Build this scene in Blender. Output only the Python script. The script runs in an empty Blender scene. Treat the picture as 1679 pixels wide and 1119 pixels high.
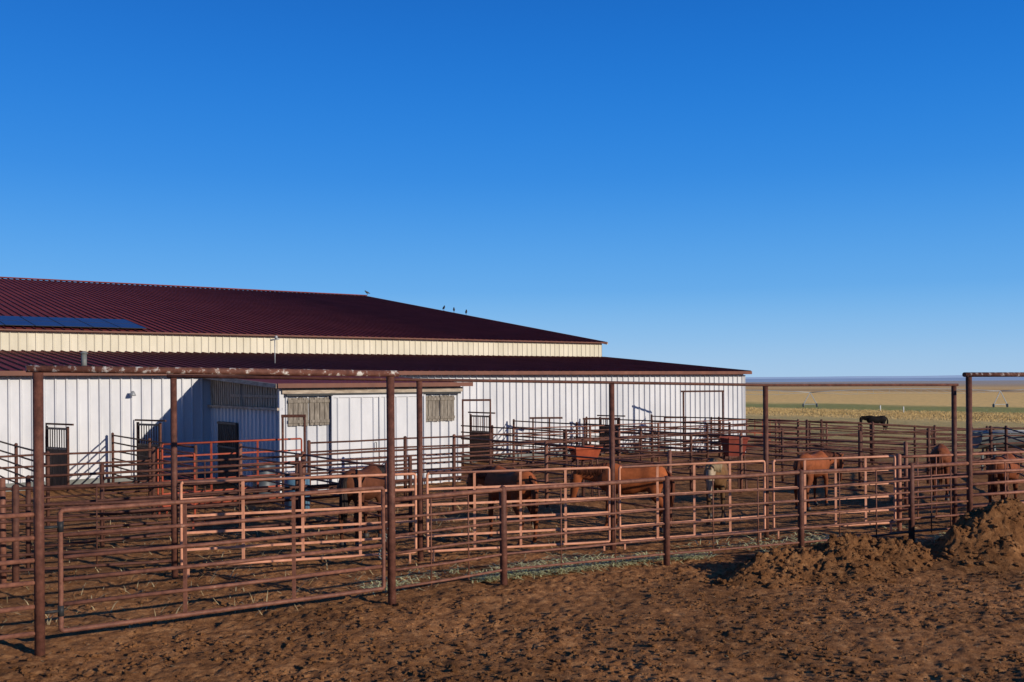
import bpy, math, random
import numpy as np
from mathutils import Vector, Matrix
random.seed(7); rng=np.random.default_rng(7)
scene=bpy.context.scene; COL=scene.collection
PI=math.pi; R=math.radians
F=1632.0
# ---------------------------------------------------------------- helpers
UX,UY=.8137,.5812
CX,CY=10.78,46.0
def W(s,p,z=0.0):       # barn coordinates: s along the long wall (leftwards), p out of the wall
    return Vector((CX-UX*s+UY*p, CY-UY*s-UX*p, z))
def gz(x,y):
    q=x*UX+y*UY
    return np.interp(q,[30,46,66,205,900,4500,9000],[0,-1.1,-1.4,-3.7,-8,-13,-13])
def g(x,y): return float(gz(x,y))
def at(px,Y,z=None):    # survey helper: world X for a sight line at depth Y
    return (px-839.5)/F*Y
def h2(ix,iy):
    n=(ix.astype(np.int64)*374761393+iy.astype(np.int64)*668265263)&0xffffffff
    n=((n^(n>>13))*1274126177)&0xffffffff
    n=n^(n>>16)
    return n/4294967295.0
def vn(x,y):
    x0=np.floor(x);y0=np.floor(y);fx=x-x0;fy=y-y0
    fx=fx*fx*(3-2*fx);fy=fy*fy*(3-2*fy)
    a=h2(x0,y0);b=h2(x0+1,y0);c=h2(x0,y0+1);d=h2(x0+1,y0+1)
    return (a*(1-fx)+b*fx)*(1-fy)+(c*(1-fx)+d*fx)*fy-.5
def fbm(x,y,f0=1,o=5,gain=.5):
    r=0;a=1;f=f0
    for i in range(o):
        r=r+a*vn(x*f+17.3*i,y*f-9.1*i);a*=gain;f*=2.03
    return r
class MB:
    def __init__(s): s.v=[];s.f=[];s.sm=[]
    def add(s,v,f,smooth=False):
        o=len(s.v); s.v.extend([tuple(p) for p in v])
        for q in f: s.f.append(tuple(o+i for i in q)); s.sm.append(smooth)
        return s
    def box(s,c,sx,sy,sz,ex=Vector((1,0,0)),ey=None,ez=Vector((0,0,1))):
        ex=Vector(ex).normalized(); ez=Vector(ez).normalized()
        if ey is None: ey=ez.cross(ex).normalized()
        c=Vector(c); v=[]
        for k in (-1,1):
            for j in (-1,1):
                for i in (-1,1): v.append(c+ex*(i*sx/2)+ey*(j*sy/2)+ez*(k*sz/2))
        return s.add(v,[(0,2,3,1),(4,5,7,6),(0,1,5,4),(2,6,7,3),(0,4,6,2),(1,3,7,5)])
    def beam(s,a,b,w,h):       # box from a to b
        a=Vector(a);b=Vector(b);d=(b-a);L=d.length;d.normalize()
        up=Vector((0,0,1)) if abs(d.z)<.95 else Vector((1,0,0))
        ey=up.cross(d).normalized(); ez=d.cross(ey)
        return s.box((a+b)/2,L,w,h,d,ey,ez)
    def tube(s,path,r,seg=8,caps=True):
        P=[Vector(p) for p in path]; n=len(P)
        rr=r if isinstance(r,(list,tuple)) else [r]*n
        vs=[];prev=None
        for i,p in enumerate(P):
            t=(P[min(i+1,n-1)]-P[max(i-1,0)]).normalized()
            if prev is None:
                a=Vector((0,0,1)) if abs(t.z)<.9 else Vector((1,0,0))
                nx=a.cross(t).normalized()
            else: nx=(prev-t*prev.dot(t)).normalized()
            prev=nx; ny=t.cross(nx)
            for k in range(seg):
                th=2*PI*k/seg; vs.append(p+(nx*math.cos(th)+ny*math.sin(th))*rr[i])
        fs=[(i*seg+k,i*seg+(k+1)%seg,(i+1)*seg+(k+1)%seg,(i+1)*seg+k) for i in range(n-1) for k in range(seg)]
        s.add(vs,fs,True)
        if caps:
            o=len(s.v)-len(vs)
            s.f.append(tuple(o+k for k in reversed(range(seg))));s.sm.append(False)
            s.f.append(tuple(o+(n-1)*seg+k for k in range(seg)));s.sm.append(False)
        return s
    def loft(s,rings,seg=14):      # rings: (center, a vec, b vec)
        vs=[]
        for c,a,b in rings:
            for k in range(seg):
                th=2*PI*k/seg; vs.append(Vector(c)+Vector(a)*math.sin(th)+Vector(b)*math.cos(th))
        n=len(rings)
        fs=[(i*seg+k,i*seg+(k+1)%seg,(i+1)*seg+(k+1)%seg,(i+1)*seg+k) for i in range(n-1) for k in range(seg)]
        fs.append(tuple(reversed(range(seg)))); fs.append(tuple((n-1)*seg+k for k in range(seg)))
        return s.add(vs,fs,True)
    def build(s,name,m,parent=None,org=(0,0,0)):
        me=bpy.data.meshes.new(name); ox,oy,oz=org
        me.from_pydata([(a-ox,b-oy,c-oz) for a,b,c in s.v],[],s.f)
        me.polygons.foreach_set('use_smooth',s.sm)
        me.materials.append(m); me.update()
        o=bpy.data.objects.new(name,me); COL.objects.link(o)
        if parent is not None: o.parent=parent
        else: o.location=org
        return o
def tag(o,label,cat,group=None,kind=None):
    if label: o['label']=label
    if cat: o['category']=cat
    if group: o['group']=group
    if kind: o['kind']=kind
    return o
def empty(name,loc,label,cat,group=None,rz=0):
    o=bpy.data.objects.new(name,None); COL.objects.link(o); o.location=loc; o.rotation_euler=(0,0,rz); o.empty_display_size=.3
    return tag(o,label,cat,group)
# ---------------------------------------------------------------- materials
def mat(name,c1,c2=None,c3=None,scale=6,rough=.6,metal=0,bump=0,bscale=None,stretch=None,det=6,lo=.35,hi=.65,spec=.4):
    m=bpy.data.materials.new(name); m.use_nodes=True; nt=m.node_tree; N=nt.nodes; L=nt.links
    b=N['Principled BSDF']; b.inputs['Roughness'].default_value=rough; b.inputs['Metallic'].default_value=metal
    b.inputs['Specular IOR Level'].default_value=spec
    if c2 is None: c2=tuple(x*.75 for x in c1)
    geo=N.new('ShaderNodeNewGeometry'); vec=geo.outputs['Position']
    if stretch:
        mp=N.new('ShaderNodeMapping'); mp.inputs['Scale'].default_value=stretch; L.new(vec,mp.inputs[0]); vec=mp.outputs[0]
    n=N.new('ShaderNodeTexNoise'); n.inputs['Scale'].default_value=scale; n.inputs['Detail'].default_value=det; n.inputs['Roughness'].default_value=.65
    L.new(vec,n.inputs['Vector'])
    r=N.new('ShaderNodeValToRGB'); L.new(n.outputs['Fac'],r.inputs[0])
    r.color_ramp.elements[0].position=lo; r.color_ramp.elements[0].color=(*c2,1)
    r.color_ramp.elements[1].position=hi; r.color_ramp.elements[1].color=(*c1,1)
    if c3 is not None:
        e=r.color_ramp.elements.new(min(hi+.1,.98)); e.color=(*c3,1)
    L.new(r.outputs[0],b.inputs['Base Color'])
    if bump:
        n2=N.new('ShaderNodeTexNoise'); n2.inputs['Scale'].default_value=bscale or scale*4; n2.inputs['Detail'].default_value=8; L.new(vec,n2.inputs['Vector'])
        bp=N.new('ShaderNodeBump'); bp.inputs['Strength'].default_value=bump; bp.inputs['Distance'].default_value=.05
        L.new(n2.outputs['Fac'],bp.inputs['Height']); L.new(bp.outputs[0],b.inputs['Normal'])
    return m
M={}
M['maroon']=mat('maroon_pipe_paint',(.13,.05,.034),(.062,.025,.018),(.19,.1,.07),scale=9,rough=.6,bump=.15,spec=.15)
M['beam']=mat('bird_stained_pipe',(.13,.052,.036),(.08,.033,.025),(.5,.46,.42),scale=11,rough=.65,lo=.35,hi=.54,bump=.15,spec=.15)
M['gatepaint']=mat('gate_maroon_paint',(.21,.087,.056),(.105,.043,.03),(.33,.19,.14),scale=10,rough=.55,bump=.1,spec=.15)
M['sunlit_gatepaint']=mat('sunlit_rust_pipe_paint',(.32,.135,.085),(.19,.075,.05),(.42,.22,.15),scale=9,rough=.55,bump=.1,spec=.15)  # lighter copy of the gate maroon, sunlight put into its colour
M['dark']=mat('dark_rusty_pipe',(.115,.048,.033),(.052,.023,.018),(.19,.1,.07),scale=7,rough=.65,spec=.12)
M['salmon']=mat('salmon_panel_paint',(.6,.28,.175),(.42,.18,.105),(.5,.3,.22),scale=5,rough=.55,spec=.2)
M['red']=mat('orange_red_panel_paint',(.36,.07,.034),(.24,.045,.024),(.22,.09,.06),scale=4,rough=.6,spec=.15)
M['white']=mat('white_metal_siding',(.55,.55,.57),(.42,.425,.45),None,scale=1.1,rough=.55,stretch=(1,1,.3),lo=.28,hi=.62,spec=.2)
M['cream']=mat('cream_metal_siding',(.58,.53,.42),(.47,.43,.33),None,scale=1.2,rough=.5,stretch=(1,1,.3),spec=.2)
M['roof']=mat('burgundy_metal_roof',(.18,.034,.028),(.13,.023,.019),(.21,.043,.034),scale=.6,rough=.65,spec=.08)
M['trim']=mat('brown_trim',(.16,.06,.038),(.11,.042,.028),(.2,.09,.06),scale=2,rough=.55,spec=.2)
M['wood']=mat('weathered_grey_wood',(.27,.235,.195),(.11,.092,.075),(.36,.32,.27),scale=9,rough=.9,stretch=(3,3,.35),bump=.3,spec=.1)
M['slat']=mat('weathered_brown_slats',(.46,.37,.28),(.2,.155,.115),(.56,.47,.37),scale=9,rough=.9,stretch=(3,3,.35),bump=.3,spec=.1)
M['woodlight']=mat('pale_weathered_board',(.42,.35,.28),(.22,.17,.13),None,scale=5,rough=.85,stretch=(.6,.6,3))
M['darkwood']=mat('dark_stall_wood',(.085,.062,.048),(.035,.026,.021),None,scale=6,rough=.85,stretch=(3,3,.4))
M['galv']=mat('galvanised_metal',(.36,.37,.38),(.25,.26,.27),None,scale=8,rough=.55,metal=.3,spec=.2)
M['dullgalv']=mat('dull_galvanised_metal',(.17,.18,.175),(.11,.115,.11),None,scale=2,rough=.6,metal=.2,spec=.15)
M['blackmetal']=mat('black_metal',(.03,.03,.032),(.02,.02,.022),None,rough=.5,spec=.15)
M['blue']=mat('faded_blue_barrel_plastic',(.09,.18,.26),(.06,.125,.18),None,scale=4,rough=.5)
M['slate']=mat('slate_plastic_barrel',(.06,.075,.09),(.04,.05,.06),None,scale=4,rough=.5)
M['orangebox']=mat('orange_feeder_paint',(.4,.085,.035),(.25,.05,.025),(.22,.1,.07),scale=4,rough=.7,spec=.15)
M['redbox']=mat('dull_red_feeder_paint',(.2,.038,.024),(.12,.026,.018),(.14,.06,.045),scale=4,rough=.7,spec=.15)
M['hay']=mat('pale_hay',(.62,.58,.3),(.4,.4,.19),(.72,.66,.4),scale=2,rough=.9)
M['straw']=mat('dry_straw',(.42,.33,.18),(.28,.2,.1),None,scale=3,rough=.9)
M['drygrass']=mat('dry_grass_blades',(.5,.35,.15),(.4,.28,.11),None,scale=.05,rough=.9)
M['bird']=mat('dark_feathers',(.05,.05,.055),(.025,.025,.03),None,scale=20,rough=.7)
M['hoof']=mat('hoof_horn',(.05,.04,.035),(.03,.025,.02),None,rough=.6)
M['eye']=mat('eye_black',(.01,.008,.006),(.01,.008,.006),None,rough=.15)
M['hill1']=mat('hazy_blue_hills',(.38,.5,.66),(.33,.45,.6),None,scale=.002,rough=1,spec=0)  # bluish distance haze is put into the base colour
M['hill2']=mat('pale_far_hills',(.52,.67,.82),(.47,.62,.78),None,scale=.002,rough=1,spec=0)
M['paintwhite']=mat('white_post_paint',(.75,.75,.72),None,None,rough=.6)
def solar_mat():
    m=bpy.data.materials.new('solar_cells'); m.use_nodes=True; nt=m.node_tree;N=nt.nodes;L=nt.links
    b=N['Principled BSDF']; b.inputs['Roughness'].default_value=.45; b.inputs['Specular IOR Level'].default_value=.12
    tc=N.new('ShaderNodeTexCoord'); n=N.new('ShaderNodeTexNoise'); n.inputs['Scale'].default_value=2
    L.new(tc.outputs['Object'],n.inputs[0]); r=N.new('ShaderNodeValToRGB'); L.new(n.outputs[0],r.inputs[0])
    r.color_ramp.elements[0].color=(.016,.036,.12,1); r.color_ramp.elements[1].color=(.026,.058,.18,1)
    L.new(r.outputs[0],b.inputs['Base Color']); return m
M['solar']=solar_mat()
def dirt_nodes(nt,pos,k=1.0):
    N=nt.nodes;L=nt.links
    n=N.new('ShaderNodeTexNoise'); n.inputs['Scale'].default_value=5.5; n.inputs['Detail'].default_value=14; n.inputs['Roughness'].default_value=.74
    L.new(pos,n.inputs[0]); r=N.new('ShaderNodeValToRGB'); L.new(n.outputs['Fac'],r.inputs[0]); cr=r.color_ramp
    cr.elements[0].position=.28; cr.elements[0].color=(.14*k,.06*k,.026*k,1)
    cr.elements[1].position=.72; cr.elements[1].color=(.61*k,.31*k,.135*k,1)
    e=cr.elements.new(.5); e.color=(.325*k,.146*k,.06*k,1)
    n3=N.new('ShaderNodeTexNoise'); n3.inputs['Scale'].default_value=.55; n3.inputs['Detail'].default_value=5; L.new(pos,n3.inputs[0])
    mr=N.new('ShaderNodeMapRange'); mr.inputs[1].default_value=.3; mr.inputs[2].default_value=.7; mr.inputs[3].default_value=.66; mr.inputs[4].default_value=1.18; L.new(n3.outputs['Fac'],mr.inputs[0])
    mx=N.new('ShaderNodeVectorMath'); mx.operation='SCALE'; L.new(r.outputs[0],mx.inputs[0]); L.new(mr.outputs[0],mx.inputs['Scale'])
    nb=N.new('ShaderNodeTexNoise'); nb.inputs['Scale'].default_value=20; nb.inputs['Detail'].default_value=12; nb.inputs['Roughness'].default_value=.76; L.new(pos,nb.inputs[0])
    bp=N.new('ShaderNodeBump'); bp.inputs['Strength'].default_value=.95; bp.inputs['Distance'].default_value=.058; L.new(nb.outputs['Fac'],bp.inputs['Height'])
    return mx.outputs[0],bp.outputs[0]
def ground_mat():
    m=bpy.data.materials.new('ground_dirt_and_fields'); m.use_nodes=True; nt=m.node_tree;N=nt.nodes;L=nt.links
    b=N['Principled BSDF']; b.inputs['Roughness'].default_value=.95; b.inputs['Specular IOR Level'].default_value=.03
    geo=N.new('ShaderNodeNewGeometry'); pos=geo.outputs['Position']
    dcol,dn=dirt_nodes(nt,pos)
    dt=N.new('ShaderNodeVectorMath'); dt.operation='DOT_PRODUCT'; dt.inputs[1].default_value=(UX,UY,0); L.new(pos,dt.inputs[0])
    nz=N.new('ShaderNodeTexNoise'); nz.inputs['Scale'].default_value=.03; nz.inputs['Detail'].default_value=5; L.new(pos,nz.inputs[0])
    wob=N.new('ShaderNodeMath'); wob.operation='MULTIPLY_ADD'; wob.inputs[1].default_value=.3; wob.inputs[2].default_value=.85; L.new(nz.outputs['Fac'],wob.inputs[0])
    q=N.new('ShaderNodeMath'); q.operation='MULTIPLY'; L.new(dt.outputs['Value'],q.inputs[0]); L.new(wob.outputs[0],q.inputs[1])
    q1=N.new('ShaderNodeMath'); q1.operation='MAXIMUM'; q1.inputs[1].default_value=1; L.new(q.outputs[0],q1.inputs[0])
    lg=N.new('ShaderNodeMath'); lg.operation='LOGARITHM'; lg.inputs[1].default_value=10; L.new(q1.outputs[0],lg.inputs[0])
    mr=N.new('ShaderNodeMapRange'); mr.inputs[1].default_value=1.3; mr.inputs[2].default_value=3.7; L.new(lg.outputs[0],mr.inputs[0])
    r=N.new('ShaderNodeValToRGB'); cr=r.color_ramp; L.new(mr.outputs[0],r.inputs[0])
    def pq(v): return (math.log10(v)-1.3)/2.4
    st=[(36,(.3,.17,.075)),(50,(.42,.28,.12)),(80,(.54,.4,.16)),(110,(.6,.44,.18)),(122,(.86,.57,.21)),(165,(.88,.58,.21)),(180,(.34,.33,.11)),(222,(.38,.35,.12)),(240,(.98,.63,.23)),(620,(.95,.6,.22)),(760,(.5,.31,.15)),(1100,(.85,.53,.21)),(1500,(.6,.41,.23)),(2600,(.5,.43,.36))]
    cr.elements[0].position=pq(st[0][0]); cr.elements[0].color=(*st[0][1],1)
    cr.elements[1].position=pq(st[-1][0]); cr.elements[1].color=(*st[-1][1],1)
    for v,c in st[1:-1]:
        e=cr.elements.new(pq(v)); e.color=(*c,1)
    ng=N.new('ShaderNodeTexNoise'); ng.inputs['Scale'].default_value=.5; ng.inputs['Detail'].default_value=9; ng.inputs['Roughness'].default_value=.75; L.new(pos,ng.inputs[0])
    gm=N.new('ShaderNodeMapRange'); gm.inputs[1].default_value=.3; gm.inputs[2].default_value=.7; gm.inputs[3].default_value=.55; gm.inputs[4].default_value=1.3; L.new(ng.outputs['Fac'],gm.inputs[0])
    fs=N.new('ShaderNodeVectorMath'); fs.operation='SCALE'; L.new(r.outputs[0],fs.inputs[0]); L.new(gm.outputs[0],fs.inputs['Scale'])
    fac=N.new('ShaderNodeMapRange'); fac.inputs[1].default_value=36; fac.inputs[2].default_value=48; L.new(q.outputs[0],fac.inputs[0])
    mx=N.new('ShaderNodeMix'); mx.data_type='RGBA'; L.new(fac.outputs[0],mx.inputs[0]); L.new(dcol,mx.inputs[6]); L.new(fs.outputs[0],mx.inputs[7])
    L.new(mx.outputs[2],b.inputs['Base Color']); L.new(dn,b.inputs['Normal'])
    return m
def dirt_mat():
    m=bpy.data.materials.new('loose_dirt'); m.use_nodes=True; nt=m.node_tree
    b=nt.nodes['Principled BSDF']; b.inputs['Roughness'].default_value=.95; b.inputs['Specular IOR Level'].default_value=.03
    geo=nt.nodes.new('ShaderNodeNewGeometry'); c,n=dirt_nodes(nt,geo.outputs['Position'],.7)
    nt.links.new(c,b.inputs['Base Color']); nt.links.new(n,b.inputs['Normal']); return m
M['ground']=ground_mat(); M['dirt']=dirt_mat()
# ---------------------------------------------------------------- ground
def axis(lo,hi,step,far,gr=1.16):
    a=list(np.arange(lo,hi+1e-6,step)); d=step; x=hi; right=[]
    while x<far[1]: d*=gr; x+=d; right.append(x)
    d=step; x=lo; left=[]
    while x>far[0]: d*=gr; x-=d; left.append(x)
    return np.array(left[::-1]+a+right)
xs=axis(-6.2,10.5,.032,(-9000,9000)); ys=axis(8.6,18.5,.036,(-400,9500),1.1)
XX,YY=np.meshgrid(xs,ys)
def micro(X,Y):
    n=.06*fbm(X,Y,.5,3)+.034*np.abs(fbm(X+31,Y+7,2.4,4,.6))+.026*fbm(X,Y,5,4,.66)+.036*np.abs(fbm(X-5,Y+2,9,3,.68))*np.clip(.9+1.4*vn(X*.8+3,Y*.8),.3,1.5)
    return n-.028
fade=np.clip(1-(np.hypot(XX-2,YY-13)-10)/25,0,1)
ZZ=gz(XX,YY)+micro(XX,YY)*fade
nx,ny=len(xs),len(ys)
verts=np.column_stack([XX.ravel(),YY.ravel(),ZZ.ravel()])
idx=np.arange(nx*ny).reshape(ny,nx)
faces=np.column_stack([idx[:-1,:-1].ravel(),idx[:-1,1:].ravel(),idx[1:,1:].ravel(),idx[1:,:-1].ravel()])
me=bpy.data.meshes.new('ground'); me.from_pydata(verts.tolist(),[],faces.tolist())
me.polygons.foreach_set('use_smooth',[True]*len(me.polygons)); me.materials.append(M['ground'])
gr=bpy.data.objects.new('ground',me); COL.objects.link(gr); gr['kind']='structure'
def gm(x,y):
    f=float(np.clip(1-(math.hypot(x-2,y-13)-10)/25,0,1))
    return g(x,y)+float(micro(np.array([x]),np.array([y]))[0])*f
# hills
def hills(name,m,Y,base,hs,seed,x0,x1):
    b=MB(); n=120; xx=np.linspace(x0,x1,n); hh=hs*(.62+.5*fbm(xx/2600+seed,xx*0+seed,1,4))
    hh=np.maximum(hh,base+4)
    v=[];f=[]
    for i in range(n):
        v+= [(xx[i],Y-260,base),(xx[i],Y,hh[i]),(xx[i],Y+900,hh[i]*.95),(xx[i],Y+1500,base)]
    for i in range(n-1):
        for k in range(3): f.append((i*4+k,(i+1)*4+k,(i+1)*4+k+1,i*4+k+1))
    b.add(v,f,True); o=b.build(name,m); o['kind']='structure'; return o
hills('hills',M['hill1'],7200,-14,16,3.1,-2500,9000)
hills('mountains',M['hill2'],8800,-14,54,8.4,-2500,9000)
# ---------------------------------------------------------------- barn
ELV=3.42; SL=.0863; T1=9.96; ZU0=4.28; ZU1=5.09; TR=37.96; ZR=9.63; SEND=44.0
SLU=(ZR-ZU1)/(TR-T1)
SB=.12
def ribbed(a,b,n,zb,zt,pitch=.305,rw=.06,d=.05):
    a=Vector(a);b=Vector(b);L=(b-a).length;e=(b-a)/L;n=Vector(n)
    pr=[(0,0)];x=pitch/2
    while x<L-.06:
        pr+=[(x-rw/2-.012,0),(x-rw/2+.012,d),(x+rw/2-.012,d),(x+rw/2+.012,0)]; x+=pitch
    pr.append((L,0)); v=[];f=[]
    for i,(x,o) in enumerate(pr):
        p=a+e*x+n*o
        v+=[(p.x,p.y,zb(p) if callable(zb) else zb),(p.x,p.y,zt(p) if callable(zt) else zt)]
    for i in range(len(pr)-1): f.append((2*i,2*i+2,2*i+3,2*i+1))
    return MB().add(v,f)
def roofsheet(s0,s1,p0,z0,p1,z1,pitch=.34,rw=.042,d=.045,th=.06):
    pr=[(s0,0)];x=s0+.15
    while x<s1-.1:
        pr+=[(x,0),(x+.012,d),(x+rw,d),(x+rw+.012,0)]; x+=pitch
    pr.append((s1,0)); v=[];f=[]
    for s,o in pr:
        v+=[W(s,p0,z0+o),W(s,p1,z1+o)]
    for i in range(len(pr)-1): f.append((2*i,2*i+1,2*i+3,2*i+2))
    o=len(v)
    v+=[W(s0,p0,z0-th),W(s1,p0,z0-th),W(s1,p1,z1-th),W(s0,p1,z1-th),W(s0,p0,z0),W(s1,p0,z0),W(s1,p1,z1),W(s0,p1,z1)]
    f+=[(o,o+1,o+2,o+3),(o,o+4,o+5,o+1),(o+1,o+5,o+6,o+2),(o+3,o+2,o+6,o+7),(o,o+3,o+7,o+4)]
    return MB().add(v,f)
U3=Vector((UX,UY,0)); V3=Vector((-UY,UX,0))
borg=W(SB,0,0)
barn=empty('barn',borg,'long white metal barn with burgundy two-tier roof and cream upper wall','barn')
bb=lambda mb,name,m,par=None: mb.build(name,m,par or barn,borg)
wall=bb(ribbed(W(SEND,0),W(SB,0),-V3,-1.7,ELV-.02),'wall',M['white'])
endtop=lambda p: ELV-.03+SL*((Vector((p.x,p.y,0))-borg).dot(V3)) if (Vector((p.x,p.y,0))-borg).dot(V3)<T1 else min(ZU1-.02+SLU*((Vector((p.x,p.y,0))-borg).dot(V3)-T1), ZR-.02-SLU*((Vector((p.x,p.y,0))-borg).dot(V3)-TR))
bb(ribbed(W(SB,0),W(SB,-T1),U3,-2.2,endtop),'end_wall',M['white'])
bb(ribbed(W(SB,-T1-.001),W(SB,-2*TR+T1),U3,-3.0,endtop),'end_wall',M['white'])
bb(ribbed(W(SEND,0),W(SEND,-2*TR+T1),-U3,-1.7,endtop),'end_wall',M['white'])
bb(ribbed(W(SEND,-2*TR+T1),W(SB,-2*TR+T1),V3,-3,ZU1-.02),'rear_wall',M['white'])
up=bb(ribbed(W(SEND,-T1),W(SB+.02,-T1),-V3,ZU0-.1,ZU1+.02,.3,.06,.03),'upper_wall',M['cream'])
bb(roofsheet(0,SEND,.32,ELV-SL*.32,-T1+.01,ELV+SL*(T1-.01)),'lower_roof',M['roof'])
uproof=bb(roofsheet(-.08,SEND,-T1+.22,ZU1-SLU*.22+.03,-TR,ZR+.03),'roof',M['roof'])
bb(roofsheet(-.08,SEND,-2*TR+T1-.4,ZU1-SLU*.4+.03,-TR-.002,ZR+.03),'roof',M['roof'])
m=MB(); m.beam(W(-.08,-TR,ZR+.1),W(SEND,-TR,ZR+.1),.35,.06); bb(m,'ridge_cap',M['roof'])
m=MB(); m.beam(W(-.01,.36,ELV-.09),W(SEND,.36,ELV-.09),.07,.135); bb(m,'gutter',M['trim'])
m=MB(); m.beam(W(-.08,-T1+.245,ZU1-.035),W(SEND,-T1+.245,ZU1-.035),.04,.055); bb(m,'fascia',M['trim'])
m=MB(); m.beam(W(-.03,.31,ELV-.06),W(-.03,-T1,ELV-.03+SL*T1),.05,.14); bb(m,'rake_trim',M['trim'])
m=MB(); m.beam(W(-.11,-T1+.2,ZU1-.05),W(-.11,-TR,ZR),.05,.14); bb(m,'rake_trim',M['cream'])
m=MB(); m.beam(W(SB-.01,.015,-2),W(SB-.01,.015,ELV-.2),.11,.11); bb(m,'corner_trim',M['white'])
m=MB(); m.beam(W(SEND,.02,.05),W(5,.02,.05),.11,.35); bb(m,'base_board',M['dullgalv'])
p=W(28.4,-1.5,0); m=MB(); m.tube([(p.x,p.y,3.4),(p.x,p.y,3.95)],.085,14); vp=bb(m,'vent_pipe',M['dullgalv'])
m=MB(); m.tube([(p.x,p.y,3.951),(p.x,p.y,3.97),(p.x,p.y,4.03)],[.125,.125,.04],14); bb(m,'vent_cap',M['dullgalv'],vp)
p=W(21.6,-3,0); m=MB(); m.tube([(p.x,p.y,3.6),(p.x,p.y,4.55)],.02,8); mp=bb(m,'mast',M['galv'])
m=MB(); m.tube([(p.x-.16,p.y,4.55),(p.x+.16,p.y,4.6)],.026,8); m.tube([(p.x+.05,p.y,4.6),(p.x+.05,p.y,4.68),(p.x+.05,p.y,4.72)],[.05,.06,.02],8); bb(m,'lamp_head',M['galv'],mp)
m=MB(); m.tube([W(27.4,0,2.72),W(27.4,.22,2.76)],.016,8); m.tube([W(27.4,.22,2.79),W(27.4,.235,2.71),W(27.4,.24,2.65)],[.035,.07,.085],10); bb(m,'wall_lamp',M['galv'])
for row in range(2):
    for c in range(11):
        s0=24.1+c*1.04; t0=.25+row*1.7
        def rp(s,t,dz): return W(s,-T1-t,ZU1+SLU*t+dz)
        ctr=rp(s0+.5,t0+.83,.117); ex=-U3; ey=(rp(0,1,0)-rp(0,0,0)).normalized(); ez=ex.cross(ey); 
        if ez.z<0: ez=-ez
        m=MB(); m.box(ctr,1.0,1.66,.024,ex,ey,ez); o=bb(m,'solar_panel',M['solar'])
        m=MB()
        for k in (-1,1):
            m.box(ctr+ex*(k*.505)+ez*.003,.014,1.69,.026,ex,ey,ez); m.box(ctr+ey*(k*.838)+ez*.002,.985,.012,.026,ex,ey,ez)
        bb(m,'frame',M['blackmetal'],o)
# ---------------------------------------------------------------- shed in front of the barn wall
SJ=24.97; PF=5.66; SR=SJ-5.76
sorg=W(SJ,PF,0)
shed=empty('shed',sorg,'white ribbed shed with sliding door and wooden shutters built against the barn','shed')
sb=lambda mb,name,m,par=None: mb.build(name,m,par or shed,sorg)
ZF=2.95; ZJ=3.24
ztop=lambda p: ZF+(ZJ-ZF)*((Vector((p[0],p[1],0))-sorg).dot(V3))/PF-.05
sb(ribbed(W(SJ,PF),W(SR,PF),-V3,-.3,ZF-.04),'front_wall',M['white'])
sb(ribbed(W(SJ,.06),W(SJ,PF),-U3,-.3,2.3),'side_wall',M['white'])
sb(ribbed(W(SR,PF),W(SR,.06),U3,-.3,ztop),'side_wall',M['white'])
m=MB(); m.add([W(SJ-.05,.06,2.3),W(SJ-.05,PF,2.3),W(SJ-.05,PF,ZF-.06),W(SJ-.05,.06,ZJ-.06)],[(0,1,2,3)]); sb(m,'wood_backing',M['darkwood'])
m=MB(); p_=.14
while p_<PF-.1:
    zt=ZJ-.09+(ZF-ZJ)*p_/PF; m.box(W(SJ+.01,p_,(2.34+zt)/2),.03,.13,zt-2.34,U3,V3); p_+=.19
sb(m,'slat_panel',M['slat'])
m=MB(); m.beam(W(SJ+.05,.07,2.3),W(SJ+.05,PF+.06,2.3),.16,.07); sb(m,'sill',M['woodlight'])
m=MB(); m.beam(W(SJ+.04,1.9,2.64),W(SJ+.04,PF,2.64),.03,.08); m.beam(W(SJ+.04,2.9,2.34),W(SJ+.04,2.9,ZF+.1),.03,.1); sb(m,'side_rail',M['slat'])
m=MB(); m.add([W(SJ+.2,-.0,ZJ+.02),W(SJ+.2,PF+.3,ZF+.0),W(SR-.2,PF+.3,ZF+.0),W(SR-.2,0,ZJ+.02),W(SJ+.2,-.0,ZJ-.04),W(SJ+.2,PF+.3,ZF-.05),W(SR-.2,PF+.3,ZF-.05),W(SR-.2,0,ZJ-.04)],[(0,1,2,3),(7,6,5,4),(0,4,5,1),(1,5,6,2),(2,6,7,3),(3,7,4,0)]); sb(m,'roof',M['roof'])
m=MB(); m.beam(W(SJ+.22,PF+.33,ZF-.02),W(SR-.22,PF+.33,ZF-.02),.05,.12); sb(m,'fascia',M['trim'])
m=MB(); m.beam(W(SJ+.23,.06,ZJ-.02),W(SJ+.23,PF+.3,ZF-.03),.05,.12); sb(m,'rake_trim',M['woodlight'])
m=MB(); m.beam(W(SJ,PF+.08,ZF-.17),W(SR,PF+.08,ZF-.17),.08,.14); sb(m,'header_board',M['woodlight'])
m=MB(); m.beam(W(SJ-.1,PF+.15,ZF-.27),W(SR+.1,PF+.15,ZF-.27),.05,.06); sb(m,'door_track',M['blackmetal'])
for (q0,q1) in ((.17,.76),(.79,1.38),(4.45,4.95),(4.98,5.48)):
    m=MB(); n=4; w=(q1-q0)/n
    for i in range(n):
        c=q0+w*(i+.5); m.box(W(SJ-c,PF+.07,2.22+random.uniform(-.01,.01)),w-.014,.03,.76,U3,V3)
    for z in (1.95,2.5): m.box(W(SJ-(q0+q1)/2,PF+.098,z),q1-q0,.025,.08,U3,V3)
    sb(m,'shutter',M['wood'])
m=ribbed(W(SJ-1.43,PF+.14),W(SJ-4.4,PF+.14),-V3,.08,2.64,.37,.05,.03); 
dr=sb(m,'sliding_door',M['white'])
m=MB()
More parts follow.
